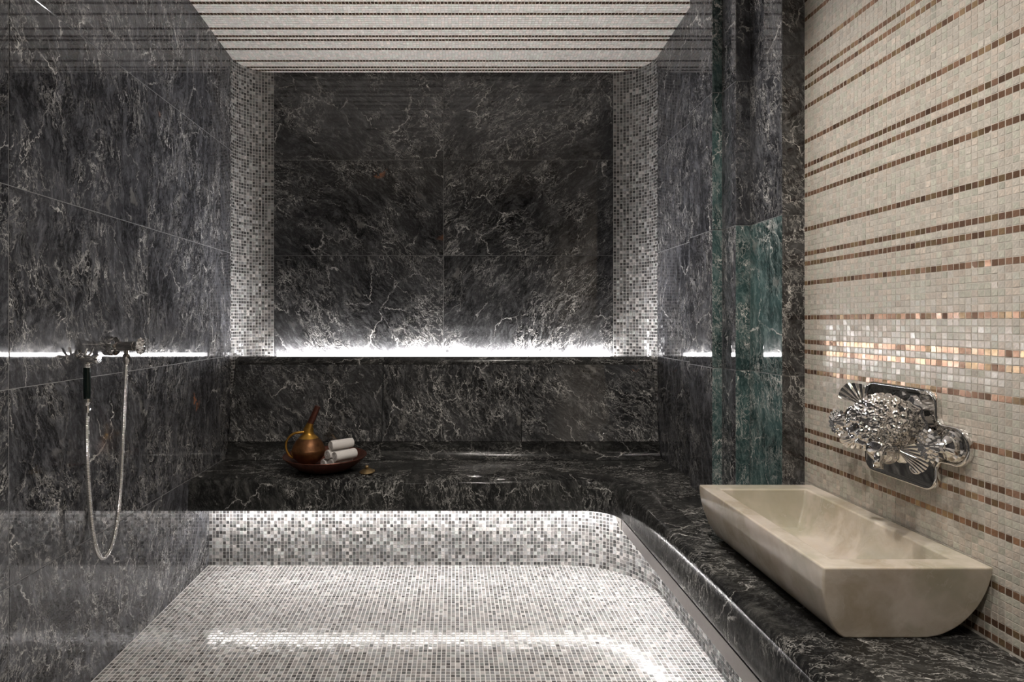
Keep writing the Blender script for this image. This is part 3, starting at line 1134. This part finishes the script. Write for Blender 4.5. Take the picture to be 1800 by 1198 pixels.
# ------------------------------------------------------------------ shower valve and hand shower on the left wall
VY, VZ = 1.961, 1.058
valve = empty('shower_valve', (XL, VY, VZ))
tag(valve, 'chrome shower valve pipe with crystal end knob on the dark marble wall', 'valve')
lathe('escutcheon', [(0, 0), (.030, 0), (.032, .004), (.026, .007), (.026, .010), (.031, .013), (.031, .017), (.024, .021), (.017, .024), (.0, .024)], M['chrome'], valve, seg=40, loc=(XL, VY, VZ), axis='X')
lathe('pipe', [(0, .018), (.0155, .018), (.0155, .072), (.0165, .073), (.0165, .078), (.0155, .079), (.0155, .092), (0, .092)], M['chrome_dark'], valve, seg=28, loc=(XL, VY, VZ), axis='X')
lathe('crystal_knob', [(0, .090), (.018, .090), (.025, .094), (.0275, .099), (.0245, .104), (.0215, .102), (.0175, .108), (.0135, .106), (.009, .112), (.004, .1105), (0, .113)], M['crystal'], valve, seg=48, loc=(XL, VY, VZ), axis='X', smooth=25, wob=lambda a, i: 1 + (.09 * math.cos(12 * a) if i in (2, 3, 4, 6, 8) else 0))
lathe('outlet', [(0, -.012), (.008, -.012), (.008, -.026), (.0115, -.028), (.0115, -.050), (.009, -.053), (.0075, -.064), (0, -.064)], M['chrome_dark'], valve, seg=18, loc=(XL + .052, VY, VZ))

HYs = 1.790
hook = empty('shower_hook', (XL, HYs, 1.045))
tag(hook, 'small chrome wall hook holding the hand shower', 'hook')
lathe('rosette', [(0, 0), (.014, 0), (.015, .003), (.010, .006), (0, .006)], M['chrome'], hook, seg=20, loc=(XL, HYs, 1.040), axis='X')
tube('stem', [(XL + .003, HYs, 1.040), (XL + .014, HYs, 1.040), (XL + .022, HYs, 1.034)], .005, M['chrome'], hook)
for s in (-1, 1):
    tube('prong', catmull([(XL + .018, HYs, 1.036), (XL + .026, HYs + s * .008, 1.036), (XL + .032, HYs + s * .014, 1.046), (XL + .037, HYs + s * .016, 1.060)], 6), .0035, M['chrome'], hook, seg=8)

hs = empty('hand_shower', (XL + .026, HYs, .85))
tag(hs, 'hand shower with dark handle and looping ribbed steel hose', 'hand shower')
hx = XL + .027
lathe('handle', [(0, .905), (.009, .905), (.0098, .915), (.0105, .95), (.0100, 1.0), (0, 1.0)], M['handle_dark'], hs, seg=20, loc=(hx, HYs, 0))
lathe('ferrule', [(0, .852), (.0065, .852), (.007, .862), (.010, .864), (.010, .876), (.008, .879), (.0085, .890), (.012, .894), (.012, .905), (0, .905)], M['chrome'], hs, seg=18, loc=(hx, HYs, 0))
lathe('ferrule', [(0, 1.0), (.0115, 1.0), (.0130, 1.004), (.0100, 1.008), (.0120, 1.012), (.0105, 1.018), (0, 1.018)], M['chrome'], hs, seg=18, loc=(hx, HYs, 0))
lathe('spray_head', [(0, -.014), (.010, -.014), (.0125, -.010), (.0125, .020), (.014, .024), (.0145, .034), (.012, .038), (0, .038)], M['chrome'], hs, seg=22, loc=(hx, HYs, 1.024), axis='X')
hp = [(XL + .052, 1.961, 1.000), (XL + .052, 1.958, .985), (XL + .051, 1.946, .809), (XL + .050, 1.930, .606), (XL + .050, 1.907, .483), (XL + .050, 1.876, .420), (XL + .050, 1.840, .400),
      (XL + .048, 1.810, .425), (XL + .045, 1.788, .509), (XL + .040, 1.776, .653), (XL + .032, 1.782, .775), (hx, HYs, .845), (hx, HYs, .856)]
hpts = resample(catmull(hp, 30), .0013)
tube('hose', hpts, [(.0072 if (i % 4) in (0, 1) else .0062) for i in range(len(hpts))], M['chrome'], hs, seg=10, smooth=80)

# ------------------------------------------------------------------ copper bowl, ewer, towels, lid
BX, BY = -.606, 2.745
bowl = empty('copper_bowl', (BX, BY, SEAT))
tag(bowl, 'wide shallow dark copper bowl on the marble bench', 'bowl')
bp = [(0, .001), (.098, .001), (.108, .003), (.130, .013), (.158, .033), (.180, .052), (.190, .062), (.1935, .066), (.192, .0685), (.187, .067), (.175, .054), (.152, .036), (.124, .017), (.100, .009), (0, .008)]
bw = lathe('dish', bp, M['copper_bowl'], bowl, seg=72, loc=(BX, BY, SEAT), smooth=50)

EX, EY = -.684, 2.745
ew = empty('copper_ewer', (EX, EY, SEAT + .009))
tag(ew, 'aged copper ewer with tall brass neck and ring handle in the bowl', 'ewer')
z0 = SEAT + .0095
lathe('body', [(0, 0), (.040, 0), (.042, .004), (.034, .012), (.034, .018), (.052, .030), (.070, .050), (.0775, .072), (.0785, .082), (.0765, .086), (.0745, .090), (.068, .108), (.056, .126), (.040, .142), (.028, .151), (0, .151)],
      M['copper_body'], ew, seg=56, loc=(EX, EY, z0))
lathe('shoulder', [(.046, .1375), (.036, .147), (.028, .154), (.0235, .162), (.022, .172), (.0235, .178), (.022, .184), (0, .184)], M['brass'], ew, seg=56, loc=(EX, EY, z0))
nk = catmull([(EX, EY, z0 + .176), (EX + .004, EY, z0 + .192), (EX + .014, EY, z0 + .216), (EX + .029, EY, z0 + .250), (EX + .041, EY, z0 + .279)], 8)
tube('neck', nk, lambda t: .0215 - .0095 * min(1, t * 1.7), M['brass'], ew, seg=24)
sp = catmull([(EX + .009, EY, z0 + .205), (EX + .025, EY, z0 + .241), (EX + .0435, EY, z0 + .2845)], 8)
tube('spout', sp, lambda t: .0150 - .0015 * t, M['copper_bowl'], ew, seg=24)
hr = [(EX - .018, EY - .01, z0 + .166)]
for i in range(15):
    a = math.radians(100 + i * 10.0)
    hr.append((EX - .040 + .060 * math.cos(a), EY - .02, z0 + .103 + .062 * math.sin(a)))
hr.append((EX - .068, EY - .015, z0 + .052))
tube('ring_handle', catmull(hr, 4), .0056, M['brass'], ew, seg=12)


def towel_mesh(L=.112, R=.0255):
    """a rolled cloth: spiral cross-section extruded, with rounded shoulder ends"""
    turns = 3.2
    n = 96
    th = .0042
    outer, inner = [], []
    for i in range(n + 1):
        t = i / n
        a = t * turns * 2 * math.pi
        r = .004 + (R - .004) * t
        outer.append((r * math.cos(a), r * math.sin(a)))
        inner.append(((r - th) * math.cos(a), (r - th) * math.sin(a)))
    sec = outer + list(reversed(inner))
    m = len(sec)
    V3, F = [], []
    for x, k in ((-L / 2, .93), (-L / 2 + .006, 1.0), (L / 2 - .006, 1.0), (L / 2, .93)):
        for j, (a, c) in enumerate(sec):
            kk_ = k if math.hypot(a, c) > R * .75 else 1.0
            V3.append((x, a * kk_, c * kk_))
    for s in range(3):
        for i in range(m):
            j = (i + 1) % m
            F.append((s * m + i, s * m + j, (s + 1) * m + j, (s + 1) * m + i))
    for s in (0, 3):
        for i in range(n):
            q = (s * m + i, s * m + i + 1, s * m + m - 2 - i, s * m + m - 1 - i)
            F.append(q if s else tuple(reversed(q)))
    # solid core disc so that no light shines through
    return V3, F


tvv, tff = towel_mesh()
tm = bpy.data.meshes.new('towel_roll')
tm.from_pydata(tvv, [], tff)
tm.materials.append(M['towel'])
tm.polygons.foreach_set('use_smooth', [True] * len(tm.polygons))
tm.set_sharp_from_angle(angle=math.radians(50))
bmx = bmesh.new()
bmx.from_mesh(tm)
bmesh.ops.recalc_face_normals(bmx, faces=bmx.faces)
bmx.to_mesh(tm)
bmx.free()
towels = [  # x, y, z of the centre, yaw, roll, label
    (-.563, 2.722, .4875, .85, .3, 'white rolled towel, the lowest one in the bowl beside the ewer'),
    (-.5235, 2.688, .494, .85, 1.5, 'white rolled towel mostly hidden under the others behind the bowl rim'),
    (-.543, 2.708, .5325, .85, 2.2, 'white rolled towel, left one of the pair below the top towel'),
    (-.500, 2.668, .5355, .80, 4.0, 'white rolled towel, right one of the pair leaning on the bowl rim'),
    (-.521, 2.700, .5785, .70, 5.2, 'white rolled towel lying on top of the stack in the bowl'),
]
for x, y, z, yaw, roll, lab in towels:
    o = bpy.data.objects.new('rolled_towel', tm)
    COL.objects.link(o)
    o.location = (x, y, z)
    o.rotation_euler = Euler((roll, 0, yaw), 'XYZ')
    tag(o, lab, 'towel', 'rolled towels in the copper bowl')

LX, LY = -.398, 2.672
lid = empty('brass_lid', (LX, LY, SEAT))
tag(lid, 'small round brass lid with knob lying beside the bowl', 'lid')
lathe('disc', [(0, .001), (.030, .001), (.036, .004), (.036, .006), (.028, .011), (.016, .016), (.008, .018), (0, .018)], M['brass_old'], lid, seg=44, loc=(LX, LY, SEAT))
lathe('knob', [(0, .016), (.006, .016), (.0055, .020), (.009, .024), (.0095, .029), (.006, .033), (0, .034)], M['brass_old'], lid, seg=24, loc=(LX, LY, SEAT))
lid.rotation_euler = (.10, -.05, 0)
lid.location.z += .003
